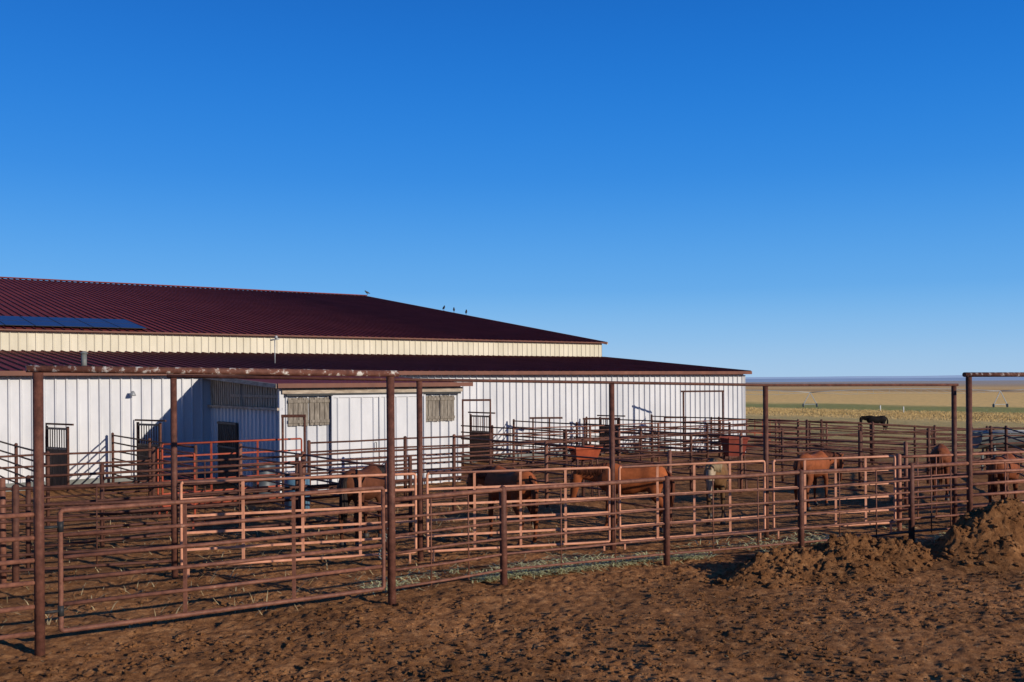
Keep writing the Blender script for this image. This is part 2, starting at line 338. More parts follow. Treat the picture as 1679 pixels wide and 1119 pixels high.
for q_ in (1.44,2.92,4.39): m.box(W(SJ-q_,PF+.16,1.36),.06,.05,2.56,U3,V3)
m.box(W(SJ-2.9,PF+.158,2.62),2.9,.04,.07,U3,V3); m.box(W(SJ-2.9,PF+.158,.12),2.9,.04,.08,U3,V3)
sb(m,'door_frame',M['white'],dr)
m=MB(); m.tube([W(SJ-2.75,PF+.2,1.05),W(SJ-2.75,PF+.25,1.05),W(SJ-2.75,PF+.25,1.3),W(SJ-2.75,PF+.2,1.3)],.012,6); sb(m,'handle',M['blackmetal'],dr)
m=MB(); m.box(W(SJ+.06,1.7,.92),.05,1.6,1.84,U3,V3); sd=sb(m,'side_door',M['darkwood'])
m=MB()
for i in range(9): m.tube([W(SJ+.1,1.0+i*.175,1.1),W(SJ+.1,1.0+i*.175,1.75)],.012,6)
m.beam(W(SJ+.1,.9,1.08),W(SJ+.1,2.5,1.08),.03,.05); m.beam(W(SJ+.1,.9,1.8),W(SJ+.1,2.5,1.8),.03,.06); sb(m,'grille',M['wood'],sd)
m=MB(); m.box(W(SJ-.0,PF+.0,1.3),.12,.12,3.1,U3,V3); sb(m,'corner_post',M['white'])
# ---------------------------------------------------------------- pipe fences, panels, frames
def fence(name,label,cat,pts,hs,mt,rr=.023,pr=.045,ph=1.5,posts=None,stays=0,group=None,rails_r=None,pm=None,sr=.012,jit=.012):
    pts=[Vector((p[0],p[1])) for p in pts]
    org=Vector((pts[0].x,pts[0].y,g(pts[0].x,pts[0].y)))
    e=empty(name,org,label,cat,group)
    for i,h in enumerate(hs):
        m=MB(); path=[]
        for j,p in enumerate(pts):
            if j>0:
                a=pts[j-1]; mid=(a+p)/2; path.append((mid.x,mid.y,g(mid.x,mid.y)+h+random.uniform(-jit,jit*.5)))
            path.append((p.x,p.y,g(p.x,p.y)+h+random.uniform(-jit,jit)))
        r=rails_r[i] if rails_r else rr
        m.tube(path,r,8); m.build('rail',mt,e,org)
    for j,p in enumerate(pts):
        if posts is None or posts[j]:
            m=MB(); z0=g(p.x,p.y)
            m.tube([(p.x,p.y,z0-.4),(p.x+random.uniform(-.01,.01),p.y,z0+ph),(p.x,p.y,z0+ph+pr*.5)],[pr,pr,pr*.45],12); m.build('post',pm or mt,e,org)
    for j in range(len(pts)-1):
        for k in range(stays):
            t=(k+1)/(stays+1); p=pts[j].lerp(pts[j+1],t); z0=g(p.x,p.y)
            m=MB(); m.tube([(p.x,p.y,z0+hs[-1]-.05),(p.x,p.y,z0+hs[0])],sr,6); m.build('stay',mt,e,org)
    return e
gpL=(-5.29,11.11); gpR=(-1.65,13.5)
fpts=[gpR,(-.14,14.75),(2.48,16.1),(4.95,17.1),(7.3,18.23),(8.64,18.83)]
fence('pipe_fence','maroon pipe fence with capped posts running right from the foreground gate past the mounds','fence',fpts,
      [1.40,1.15,.92,.68,.44,.2],M['gatepaint'],pr=.055,ph=1.43,posts=[0,1,1,1,1,0],stays=2,rails_r=[.034,.019,.019,.019,.019,.019],pm=M['maroon'])
fence('pipe_fence','short stretch of maroon pipe fence at the left picture edge beside the tall gate post','fence',[gpL,(-8.2,9.3)],
      [1.56,1.3,1.04,.8,.52,.24],M['gatepaint'],rr=.026,pr=.055,ph=1.6,posts=[0,1],stays=1)
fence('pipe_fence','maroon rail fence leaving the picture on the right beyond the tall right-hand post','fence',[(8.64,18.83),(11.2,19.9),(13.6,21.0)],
      [1.42,1.21,1.0,.79,.58,.37,.16],M['sunlit_gatepaint'],rr=.028,pr=.055,ph=1.45,posts=[0,1,1],stays=2)
def frame(label,tops,mt_post,mt_beam,r=.055,br=.05,over=.12,endposts=None):
    x,y,z=tops[0]; org=Vector((x,y,g(x,y)))
    e=empty('overhead_frame',org,label,'pipe frame')
    for i,(x,y,z) in enumerate(tops):
        if endposts and not endposts[i]: continue
        m=MB(); m.tube([(x,y,-.5),(x,y,z-br)],r,12); m.build('post',mt_post,e,org)
    pts=[Vector(t) for t in tops]
    pts[0]=pts[0]-(pts[1]-pts[0]).normalized()*over; pts[-1]=pts[-1]+(pts[-1]-pts[-2]).normalized()*over
    m=MB(); m.tube(pts,br,12); m.build('crossbeam',mt_beam,e,org); return e
frame('tall pipe gateway with bird-stained crossbeam over the foreground gate',[(*gpL,3.18),(*gpR,3.12)],M['maroon'],M['beam'],.055,.042)
bl=[(-5.27,15.5,3.12),(-1.56,16.75,3.04),(1.77,17.7,2.97),(4.81,18.9,2.9),(9.0,20.28,2.87)]
frame('row of five tall slim posts joined by a thin top pipe behind the salmon panels',bl,M['maroon'],M['maroon'],.05,.026,.1)
frame('tall post with bird-stained crossbeam at the right picture edge behind the dirt mound',[(8.64,18.83,3.07),(12.6,20.6,3.06)],M['maroon'],M['beam'],.055,.045)
org=Vector((gpL[0],gpL[1],0)); e=empty('gate',org,'maroon six-bar pipe gate chained shut between the tall left posts','gate')
gd=(Vector(gpR)-Vector(gpL)); GL=gd.length; gd/=GL
def gp(t,z): return (gpL[0]+gd.x*t,gpL[1]+gd.y*t,z)
t0,t1=.22,GL-.12
m=MB(); rnd=.04; path=[]
def corner(tc,zc,a0):
    return [gp(tc+rnd*math.cos(a0+k*PI/8),zc+rnd*math.sin(a0+k*PI/8)) for k in range(5)]
zT,zB=1.58,.22
path=corner(t1-rnd,zT-rnd,0)+corner(t0+rnd,zT-rnd,PI/2)+corner(t0+rnd,zB+rnd,PI)+corner(t1-rnd,zB+rnd,1.5*PI); path.append(path[0])
m.tube(path,.028,10); m.build('gate_frame',M['gatepaint'],e,org)
for z in (1.3,1.05,.8,.52):
    m=MB(); m.tube([gp(t0+.03,z),gp((t0+t1)/2,z-.008),gp(t1-.03,z)],.024,10); m.build('bar',M['gatepaint'],e,org)
for t in (t0+1.38,t0+2.75):
    m=MB(); m.beam(gp(t,zB+.03),gp(t,zT-.03),.02,.045); m.build('brace',M['gatepaint'],e,org)
for z in (.45,1.4):
    m=MB(); m.tube([gp(.0,z),gp(t0,z)],.018,8); m.tube([gp(t0,z-.06),gp(t0,z+.06)],.036,8); m.build('hinge',M['blackmetal'],e,org)
m=MB(); 
for k in range(9):
    a=k*.62; m.tube([gp(t1-.02+.05*math.sin(a),1.02-k*.045),gp(t1+.0+.05*math.sin(a+.6),.98-k*.045)],.012,6)
m.tube([gp(t1+.05,1.02),gp(t1+.18,1.06)],.01,6); m.build('chain',M['dullgalv'],e,org)
def panel(label,a,b,mt,H=1.47,zb=.16,nb=6,nv=3,name='corral_panel',group=None,w=.042,cat='panel',r=None):
    a=Vector((a[0],a[1]));b=Vector((b[0],b[1]));d=(b-a);L=d.length;d/=L
    za=g(a.x,a.y); org=Vector((a.x,a.y,za)); e=empty(name,org,label,cat,group)
    def q(t,z): p=a+d*t; return (p.x,p.y,g(p.x,p.y)+z)
    c=.035; path=[q(c,H),q(L-c,H),q(L-.01,H-.01),q(L,H-c),q(L,zb+c),q(L-.01,zb+.01),q(L-c,zb),q(c,zb),q(.01,zb+.01),q(0,zb+c),q(0,H-c),q(.01,H-.01),q(c,H)]
    m=MB(); m.tube(path,w*.55,8); m.build('panel_frame',mt,e,org)
    for i in range(1,nb-1):
        z=H-(H-zb)*i/(nb-1); m=MB(); m.beam(q(.02,z),q(L-.02,z+random.uniform(-.008,.008)),w*.6,w*.85); m.build('bar',mt,e,org)
    for i in range(nv):
        t=L*(i+1)/(nv+1); m=MB(); m.beam(q(t,zb+.01),q(t,H-.01),w*.7,w); m.build('upright',mt,e,org)
    for t in (.1,L-.1):
        m=MB(); m.beam(q(t,-.05),q(t,zb-.01),w*.7,w*.7); m.build('foot',mt,e,org)
    return e
names=['first salmon pink corral panel from the left, behind the foreground gate','second salmon pink corral panel from the left, in front of the chestnut horse facing away','third salmon pink corral panel from the left, in front of the side-on chestnut horse','fourth salmon pink corral panel from the left, furthest right of the salmon row']
for i in range(4):
    a=Vector(bl[i][:2]);b=Vector(bl[i+1][:2]) if i<3 else Vector((7.63,19.83)); d=(b-a).normalized()
    off=Vector((.03,-.09)); panel(names[i],a+d*.1+off,b-d*.1+off,M['salmon'],group='salmon corral panels')
fence('pipe_fence','dark pipe fence behind the foreground gate reaching the left picture edge','fence',[bl[0][:2],(-7.4,14.8),(-9.6,14.1)],[1.45,1.2,.96,.72,.48,.24],M['dark'],pr=.05,ph=1.5,posts=[0,1,1],stays=1)
fence('pipe_fence','rusty pipe fence linking the fourth salmon panel to the last slim post','fence',[(7.7,19.85),bl[4][:2],(13,21.8)],[1.45,1.24,1.03,.82,.61,.4,.2],M['sunlit_gatepaint'],rr=.027,pr=.05,ph=1.48,posts=[1,0,1],stays=2)
RH=[1.5,1.27,1.04,.81,.58,.35]
def wl(s,p): v=W(s,p); return (v.x,v.y)
def line(a,b,n): return [ (a[0]+(b[0]-a[0])*i/n, a[1]+(b[1]-a[1])*i/n) for i in range(n+1)]
fence('pipe_fence','dark pipe fence in front of the left barn wall, left of the orange-red panels','fence',line(wl(36,8),wl(29,8),3),RH,M['dark'],pr=.045,ph=1.55)
panel('orange-red corral panel standing in front of the shaded side of the shed',wl(28.8,8),wl(25.4,8),M['red'],H=1.62,zb=.2,nb=6,nv=2,group='orange-red corral panels')
panel('orange-red corral panel set at an angle at the left end of the orange-red row',wl(28.9,8),wl(28.9,10.6),M['red'],H=1.55,zb=.2,nb=6,nv=1,group='orange-red corral panels')
fence('pipe_fence','dark pipe fence crossing in front of the white sliding door of the shed','fence',line(wl(25.2,8),wl(17,8),3),RH,M['dark'],pr=.045,ph=1.55)
fence('pipe_fence','dark pipe fence along the outer ends of the stall runs right of the shed','fence',line(wl(17,8),wl(2,8),5),RH,M['dark'],pr=.045,ph=1.55,posts=[0,1,1,1,1,1])
fence('pipe_fence','dark pipe fence through the middle of the horse pens behind the chestnut horses','fence',line(wl(31,11.8),wl(8,11.8),6),RH,M['dark'],pr=.04,ph=1.52,stays=1)
fence('pipe_fence','dark pipe fence between the foreground gate and the orange-red panels','fence',line(wl(32.5,13.3),wl(25.5,13.6),3),RH,M['dark'],pr=.04,ph=1.5,stays=1)
fence('pipe_fence','rust-coloured rail fence just behind the dark fence of the stall run ends','fence',line(wl(17.2,5.6),wl(1.5,5.6),5),RH,M['gatepaint'],pr=.04,ph=1.5,rr=.02)
fence('pipe_fence','dark rail fence from the barn corner pens out toward the far pasture','fence',line(wl(2,8.1),wl(-9,8.1),4),RH,M['dark'],pr=.045,ph=1.55)
for s,lab in ((33.5,'dark rail divider running out from the left end of the barn wall'),(31.2,'dark rail divider beside the leftmost stall door'),(28.0,'dark rail divider between the two stall doors left of the shed'),
              (17.0,'dark rail divider just right of the shed'),(13.4,'dark rail divider right of the tall pipe frame'),(9.8,'dark rail divider left of the rightmost stall door'),(6.2,'dark rail divider right of the rightmost stall door'),(2.6,'dark rail divider nearest the right corner of the barn')):
    fence('stall_run_fence',lab,'fence',line(wl(s,.3),wl(s,7.9),2),RH,M['dark'],pr=.04,ph=1.55,group='dividers between stall runs')
for s,p1,lab in ((33,14.2,'dark pen divider coming forward at the left picture edge'),(27,15.4,'dark pen divider coming forward beside the orange-red panels'),(21,16.4,'dark pen divider coming forward left of the pale horse'),(15,17.9,'dark pen divider coming forward right of the pale horse')):
    fence('pen_divider',lab,'fence',line(wl(s,8.1),wl(s,p1),2),RH,M['gatepaint'],pr=.045,ph=1.55,rr=.02,group='dividers between horse pens')
fence('pipe_fence','long dark rail fence crossing the lower pasture edge right of the barn corner','fence',line((11.4,48.5),(31,52),6),RH,M['dark'],rr=.03,pr=.05,ph=1.55)
fence('pipe_fence','long dark rail fence in the middle distance behind the metal trough','fence',line((10.5,35.5),(24,40.5),5),RH,M['dark'],rr=.026,pr=.05,ph=1.55)
fence('pipe_fence','dark rail fence of the right-hand pens nearer than the metal trough','fence',line((9.6,27.5),(19,32),4),RH,M['dark'],rr=.024,pr=.05,ph=1.55)
fence('pen_divider','dark pen divider at right running back to the long middle rail fence','fence',line((12.2,22.0),(17.5,37.9),4),RH,M['dark'],pr=.045,ph=1.55)
def pframe(label,px0,px1,Y,z,l0=.0,l1=1.0,r=.03):
    x0=at(px0,Y);x1=at(px1,Y); gg=g(x0,Y); org=Vector((x0,Y,gg)); e=empty('pipe_gateway',org,label,'gateway','pipe gateways by the stall runs')
    m=MB(); m.beam((x0,Y,z),(x1,Y,z),.06,.07); m.build('top_bar',M['dark'],e,org)
    for l in (l0,l1):
        x=x0+(x1-x0)*l; x=min(max(x,x0+.03),x1-.03); m=MB(); m.tube([(x,Y,gg-.2),(x,Y,z-.035)],r,8); m.build('upright',M['dark'],e,org)
pframe('tall square pipe gateway just right of the shed',757,805,35.4,2.35)
pframe('T-topped pipe gateway second to the right of the shed',868,922,37.5,1.62,.1,.6)
pframe('low pipe gateway over the rightmost stall door',955,1015,39.6,1.5,.05,.95)
pframe('low pipe gateway left of the tallest one by the barn corner',1088,1125,41.5,1.46,0,.95)
pframe('tallest wide pipe gateway near the right corner of the barn',1116,1187,40.6,2.55,.06,.97,.038)
pframe('slim pipe gateway in front of the shed left corner',461,501,24.2,2.2,.02,.97)
def sdoor(label,a,d,w=1.2,H=1.82):
    a=Vector((a[0],a[1],0)); d=Vector((d[0],d[1],0)).normalized(); org=a.copy(); e=empty('stall_door',org,label,'stall door','open stall doors')
    def q(t,z): p=a+d*t; return (p.x,p.y,z)
    n=Vector((-d.y,d.x,0))
    m=MB(); k=7
    for i in range(k): 
        t=.06+(w-.12)*(i+.5)/k; m.box(q(t,.62),(w-.12)/k-.01,.035,1.08,d,n)
    m.build('lower_panel',M['darkwood'],e,org)
    for t in (.03,w-.03):
        m=MB(); m.box(q(t,H/2-.05),.06,.06,H+.1,d,n); m.build('stile',M['dark'],e,org)
    m=MB()
    for i in range(9): t=.1+(w-.2)*i/8; m.tube([q(t,1.18),q(t,H-.1)],.014,6)
    m.build('grille',M['dark'],e,org)
    for z in (1.19,H-.07):
        m=MB(); m.box(q(w/2,z),w-.13,.05,.06,d,n); m.build('cross_rail',M['wood'],e,org)
    m=MB(); m.beam(q(-.1,H+.06),q(w+.25,H+.06),.05,.05); m.build('top_bar',M['dark'],e,org)
sdoor('leftmost dark stall door with barred top, open against the barn wall',(-13.44,28.7),(.8,-.6))
sdoor('dark barred stall door beside the shaded strip left of the shed',(-11.3,30.0),(.8,-.6),H=1.86)
sdoor('dark barred stall door under the tall square gateway right of the shed',(-1.55,36.6),(.62,-.78),1.25)
sdoor('rightmost dark barred stall door near the right part of the barn wall',(3.5,40.0),(.75,-.66),1.0,1.55)
# ---------------------------------------------------------------- barrels, feeders, trough
def barrel(label,x,y,mt,r=.29,h=.88):
    z=g(x,y); org=Vector((x,y,z)); e=empty('barrel',org,label,'barrel','plastic barrels')
    pr=[(0,r*.94),(.03,r),(h*.3,r*1.02),(h*.32,r*1.05),(h*.34,r*1.02),(h*.64,r*1.02),(h*.66,r*1.05),(h*.68,r*1.02),(h*.95,r*.99),(h,r*.93)]
    m=MB(); m.tube([(x,y,z+a) for a,_ in pr],[b for _,b in pr],20,False); m.build('barrel_body',mt,e,org)
    m=MB(); m.tube([(x,y,z+h-.06),(x,y,z+h-.055)],r*.93,20); m.build('lid',mt,e,org)
barrel('faded blue plastic barrel standing in the pen right of the orange-red panels',at(486,23.2),23.2,M['blue'])
barrel('slate grey barrel standing behind the orange-red panels',at(432,26.5),26.5,M['slate'])
def feeder(label,x,y,rz,mt,w=1.15,d=.6,up=.15,bh=.4):
    z=g(x,y); e=empty('hay_feeder',(x,y,z),label,'feeder','hay feeder boxes',rz)
    m=MB(); tz=1.12+up; bz=tz-bh
    def ring(z,a,b): return [(-a/2,-b/2,z),(a/2,-b/2,z),(a/2,b/2,z),(-a/2,b/2,z)]
    v=ring(bz,w*.8,d*.5)+ring(tz,w,d)+ring(tz,w-.06,d-.06)+ring(bz+.04,w*.74,d*.42)
    f=[(3,2,1,0)]+[(i,(i+1)%4,4+(i+1)%4,4+i) for i in range(4)]+[(4+i,4+(i+1)%4,8+(i+1)%4,8+i) for i in range(4)]+[(8+i,8+(i+1)%4,12+(i+1)%4,12+i) for i in range(4)]+[(12,13,14,15)]
    m.add(v,f); m.build('bin',mt,e)
    m=MB(); m.beam((-w/2-.02,-d/2-.02,tz+.01),(w/2+.02,-d/2-.02,tz+.01),.04,.05); m.beam((-w/2-.02,d/2+.02,tz+.01),(w/2+.02,d/2+.02,tz+.01),.04,.05); m.build('rim',mt,e)
    for sx in (-1,1):
        for sy in (-1,1):
            m=MB(); m.beam((sx*w*.42,sy*d*.42,0),(sx*w*.38,sy*d*.3,bz+.02),.045,.045); m.build('leg',M['dark'],e)
feeder('orange-red hay feeder box behind the head of the side-on chestnut horse',at(958,25.0),25.0,.35,M['orangebox'],.7,.5,.2,.28)
feeder('dull red hay feeder box behind the pale horse near the barn corner',at(1203,27.5),27.5,.3,M['redbox'],.6,.5,.28,.5)
x,y=at(1690,31),31.0; z=g(x,y); e=empty('feed_trough',(x,y,z),'long grey galvanised trough on legs at the right picture edge','trough',None,.1)
m=MB(); w=3.7; T=1.4
v=[];n=9
for sx in (-w/2,w/2):
    for k in range(n): a=PI+PI*k/(n-1); v.append((sx,.42*math.cos(a),T+.5*math.sin(a)))
f=[(k,n+k,n+k+1,k+1) for k in range(n-1)]+[tuple(range(n)),tuple(reversed(range(n,2*n)))]
m.add(v,f,False); m.build('basin',M['dullgalv'],e)
m=MB()
for sy in (-.43,.43): m.tube([(-w/2,sy,T+.01),(w/2,sy,T+.01)],.03,8)
m.build('rim',M['galv'],e)
for sx in (-1,1):
    for sy in (-1,1):
        m=MB(); m.beam((sx*1.4,sy*.38,-.05),(sx*1.4,sy*.3,T-.25),.05,.05); m.build('leg',M['dullgalv'],e)
# ---------------------------------------------------------------- dirt mounds
clodpts=[]
def mound(label,cx,cy,lx,ly,h,rot,seed,humps):
    n=210; m=MB(); v=[];f=[]
    gx=np.linspace(-1.7,1.7,n); A,B=np.meshgrid(gx,gx)
    xx=A*lx;yy=B*ly; c,s=math.cos(rot),math.sin(rot); X=cx+xx*c-yy*s; Y=cy+xx*s+yy*c
    H=np.zeros_like(A)
    wa=A+.28*fbm(X+seed,Y,.9,3); wb=B+.28*fbm(X,Y+seed,.9,3)
    for (a,b,r,k) in humps: H=H+(k*np.exp(-(((wa-a)**2+(wb-b)**2)/(r*r))**.85))**3
    H=H**(1/3)
    amp=np.clip(H*1.6,0,1)
    Hn=H*h*(.97+.3*fbm(X+seed,Y,1.1,3))+amp*(.12*np.abs(fbm(X+seed,Y+3,2.2,4,.6))+.09*fbm(X,Y+seed,5,4,.66)+.075*np.abs(fbm(X,Y+seed,11,3,.7)))
    edge=np.clip((np.maximum(np.abs(A),np.abs(B))-1.1)/.6,0,1)
    Z=gz(X,Y)+Hn-.085-.16*edge
    for i in range(n):
        for j in range(n): v.append((X[i,j],Y[i,j],Z[i,j]))
    for i in range(n-1):
        for j in range(n-1): f.append((i*n+j,i*n+j+1,(i+1)*n+j+1,(i+1)*n+j))
    m.add(v,f,True); o=m.build('dirt_mound',M['dirt'],None,(cx,cy,0)); tag(o,label,'dirt mound')
    for k in range(2400):
        i,j=rng.integers(0,n,2)
        if H[i,j]>.1: clodpts.append((X[i,j],Y[i,j],Z[i,j]))
mound('long low dirt mound heaped against the front pipe fence',5.2,15.8,1.85,.95,.54,.42,3.7,[(-.5,.05,.5,.8),(.1,.12,.52,1.0),(.6,-.05,.4,.65),(-.15,-.4,.5,.5),(-.95,-.2,.4,.4)])
mound('tall dark dirt mound at the right picture edge below the tall post',8.3,16.75,1.75,1.1,1.12,.35,9.2,[(-.5,.0,.4,.6),(-.05,.1,.48,.95),(.6,.0,.55,.95),(-.25,-.45,.35,.35)])
m=MB(); t=(1+5**.5)/2
ico=np.array([(-1,t,0),(1,t,0),(-1,-t,0),(1,-t,0),(0,-1,t),(0,1,t),(0,-1,-t),(0,1,-t),(t,0,-1),(t,0,1),(-t,0,-1),(-t,0,1)])/1.9
icf=[(0,11,5),(0,5,1),(0,1,7),(0,7,10),(0,10,11),(1,5,9),(5,11,4),(11,10,2),(10,7,6),(7,1,8),(3,9,4),(3,4,2),(3,2,6),(3,6,8),(3,8,9),(4,9,5),(2,4,11),(6,2,10),(8,6,7),(9,8,1)]
N=16000; cy=9.2+8.3*rng.uniform(0,1,N)**1.2; cx=rng.uniform(-.55,.55,N)*cy*1.02
dens=vn(cx*.9,cy*.9)
zz=gz(cx,cy)+micro(cx,cy)
def clod(x,y,z,r):
    a=random.uniform(0,2*PI); vv=ico*r*rng.uniform(.7,1.3,(12,1))*np.array([1,1,.7])
    ca,sa=math.cos(a),math.sin(a)
    vx=vv[:,0]*ca-vv[:,1]*sa+x; vy=vv[:,0]*sa+vv[:,1]*ca+y; vz=vv[:,2]+z+r*.2
    m.add(list(zip(vx.tolist(),vy.tolist(),vz.tolist())),icf,False)
for i in range(N):
    if dens[i]<-.12 and random.random()<.75: continue
    if cy[i]>13.5+.55*(cx[i]+1.65)-.1 and random.random()<.7: continue
    clod(cx[i],cy[i],zz[i],.006+.032*random.random()**3)
for (x,y,z) in clodpts: clod(x,y,z,.012+.055*random.random()**2.6)
o=m.build('dirt_clods',M['dirt']); tag(o,'small loose dirt clods scattered over the foreground','dirt clods',None,'stuff')
def strands(name,label,cat,mt,pts,L=(.1,.3),w=.004,up=.3,lift=.06):
    m=MB()
    for (x,y) in pts:
        l=random.uniform(*L); a=random.uniform(0,2*PI); z=gm(x,y)+random.uniform(.0,lift)
        d=Vector((math.cos(a),math.sin(a),random.uniform(-.1,up))).normalized()*l
        s=Vector((-d.y,d.x,0)).normalized()*w*random.uniform(.6,1.6); p=Vector((x,y,z)); q=p+d*.5+Vector((0,0,l*.08)); e_=p+d
        m.add([p-s,p+s,q+s,q-s,e_+s*.4,e_-s*.4],[(0,1,2,3),(3,2,4,5)])
    o=m.build(name,mt); return tag(o,label,cat,None,'stuff')
hp=[]
for i in range(11000):
    k=random.random()*(len(fpts)-1.001); j=int(k); a=Vector(fpts[j]);b=Vector(fpts[j+1]); p=a.lerp(b,k-j)
    off=abs(random.gauss(0.3,.55)); cl=vn(np.array([p.x*1.3]),np.array([off*2.0]))[0]
    if cl<.06: continue
    hp.append((p.x-off*.42+random.uniform(-.1,.1),p.y+off*.85-.02))
strands('hay','pale hay strewn along the inside of the front fence','hay',M['hay'],hp,L=(.1,.3),w=.006,up=.25,lift=.08)
sp=[]
while len(sp)<1500:
    x,y=random.uniform(-9,1),random.uniform(12.2,24)
    if y>13.9+.66*(x+1.65): sp.append((x,y))
strands('straw','thin dry straw and weeds scattered over the left pens','straw',M['straw'],sp,L=(.06,.28),w=.005,up=.9,lift=.02)
sp=[]
while len(sp)<260:
    y=random.uniform(9.4,15.5); x=random.uniform(-.5,.55)*y
    if y<13.3+.55*(x+1.65): sp.append((x,y))
strands('straw','few short straw bits lying on the foreground dirt','straw',M['straw'],sp,L=(.03,.11),w=.0035,up=.15,lift=.02)
m=MB()
for i in range(9000):
    q=random.triangular(112,180,145); px=random.uniform(1190,1760); y=q/(UX*(px-839.5)/F+UY); x=(px-839.5)/F*y; z=g(x,y); h=random.uniform(.1,.28)
    for k in range(3):
        a=random.uniform(0,2*PI); w=.05; dx,dy=math.cos(a)*w,math.sin(a)*w; ox,oy=random.uniform(-.4,.4),random.uniform(-.4,.4)
        m.add([(x-dx+ox,y-dy+oy,z-.05),(x+dx+ox,y+dy+oy,z-.05),(x+ox+random.uniform(-.15,.15),y+oy+random.uniform(-.15,.15),z+h)],[(0,1,2)])
o=m.build('dry_grass',M['drygrass']); tag(o,'band of dry golden grass across the far pasture','grass',None,'stuff')
# ---------------------------------------------------------------- horses
def coat(name,rough=.75):
    m=bpy.data.materials.new(name); m.use_nodes=True; nt=m.node_tree;N=nt.nodes;L=nt.links; b=N['Principled BSDF']; b.inputs['Roughness'].default_value=rough; b.inputs['Specular IOR Level'].default_value=.12
    at_=N.new('ShaderNodeAttribute'); at_.attribute_name='Col'
    tc=N.new('ShaderNodeTexCoord'); n=N.new('ShaderNodeTexNoise'); n.inputs['Scale'].default_value=6; n.inputs['Detail'].default_value=9; n.inputs['Roughness'].default_value=.7; L.new(tc.outputs['Object'],n.inputs[0])
    mr=N.new('ShaderNodeMapRange'); mr.inputs[1].default_value=.3; mr.inputs[2].default_value=.7; mr.inputs[3].default_value=.66; mr.inputs[4].default_value=1.22; L.new(n.outputs['Fac'],mr.inputs[0])
    sc=N.new('ShaderNodeVectorMath'); sc.operation='SCALE'; L.new(at_.outputs['Color'],sc.inputs[0]); L.new(mr.outputs[0],sc.inputs['Scale'])
    L.new(sc.outputs[0],b.inputs['Base Color']); return m
COAT=coat('horse_coat')
def horse(label,x,y,rz,col,hair,neck=-25,head=0,yaw=0,scale=1.0,legcol=None,face=None,step=0.0,group='horses'):
    z=g(x,y); e=empty('horse',(x,y,z),label,'horse',None,rz); e.scale=(scale,)*3
    mb=MB()
    tr=[(-.80,1.2,.07,.06),(-.75,1.21,.19,.16),(-.62,1.2,.28,.25),(-.42,1.19,.315,.28),(-.2,1.155,.295,.27),(0,1.125,.315,.29),(.2,1.125,.33,.29),(.38,1.16,.345,.265),(.54,1.165,.325,.24),(.68,1.14,.25,.2),(.78,1.12,.13,.11)]
    mb.loft([((a,0,b),(0,0,c),(0,d,0)) for a,b,c,d in tr],18)
    nb=Vector((.5,0,1.24)); ca=R(neck)
    def rot(p,o,a):
        dx,dz=p[0]-o[0],p[2]-o[2]; return Vector((o[0]+dx*math.cos(a)-dz*math.sin(a),0,o[2]+dx*math.sin(a)+dz*math.cos(a)))
    nk=[((.46,0,1.2),.29,.17),((.62,0,1.36),.235,.13),((.76,0,1.5),.19,.105),((.9,0,1.64),.155,.09),((1.02,0,1.755),.125,.08)]
    nk=[(rot(p,nb,ca),a,b) for p,a,b in nk]
    poll=nk[-1][0]
    hd=[((.99,0,1.77),.11,.075),((1.08,0,1.71),.135,.1),((1.17,0,1.62),.135,.1),((1.27,0,1.5),.1,.075),((1.37,0,1.38),.078,.06),((1.43,0,1.31),.078,.062),((1.47,0,1.26),.045,.045)]
    po0=(1.02,0,1.755); ha=ca+R(head)
    hd=[(Vector((poll.x+(p[0]-po0[0])*math.cos(ha)-(p[2]-po0[2])*math.sin(ha),0,poll.z+(p[0]-po0[0])*math.sin(ha)+(p[2]-po0[2])*math.cos(ha))),a,b) for p,a,b in hd]
    def yawp(v,fr):
        v=Vector(v); o=Vector((.5,0,0)); a=yaw*fr; d=v-o; return Vector((o.x+d.x*math.cos(a)-d.y*math.sin(a),d.x*math.sin(a)+d.y*math.cos(a),v.z))
    def chain(pts,fr):
        out=[]
        for i,(p,a,b) in enumerate(pts):
            t=(pts[min(i+1,len(pts)-1)][0]-pts[max(i-1,0)][0]).normalized(); n=Vector((-t.z,0,t.x))
            f_=fr[i]; c=yawp(p,f_); A=yawp(p+n*a,f_)-c; B=yawp(Vector(p)+Vector((0,b,0)),f_)-c; out.append((c,A,B))
        return out
    nfr=[.1,.35,.6,.8,.95]; nch=chain(nk,nfr); hch=chain(hd,[1]*len(hd))
    mb.loft(nch,16); mb.loft(hch,14)
    for sgn in (-1,1):
        c,A,B=hch[0]; d=(A.normalized()*.8-(hch[2][0]-hch[0][0]).normalized()*.1).normalized(); b0=c+A*.75+B*(.6*sgn)
        ex=(hch[2][0]-hch[0][0]).normalized(); L_=[]
        for t_,r_ in ((0,.035),(.06,.036),(.11,.022),(.155,.006)): L_.append((b0+d*t_,ex*r_,B.normalized()*r_))
        mb.loft(L_,8)
    fl=[((.47,1.15),.15,.11),((.47,.92),.10,.085),((.48,.74),.07,.062),((.485,.52),.058,.052),((.48,.44),.05,.045),((.475,.28),.036,.032),((.475,.17),.043,.038),((.50,.09),.04,.04),((.515,.02),.05,.05)]
    hl=[((-.56,1.2),.24,.16),((-.5,.98),.19,.12),((-.52,.8),.13,.09),((-.62,.64),.085,.06),((-.69,.52),.07,.05),((-.675,.42),.05,.042),((-.655,.28),.04,.034),((-.645,.17),.046,.04),((-.615,.09),.042,.042),((-.60,.02),.052,.052)]
    hooves=[]
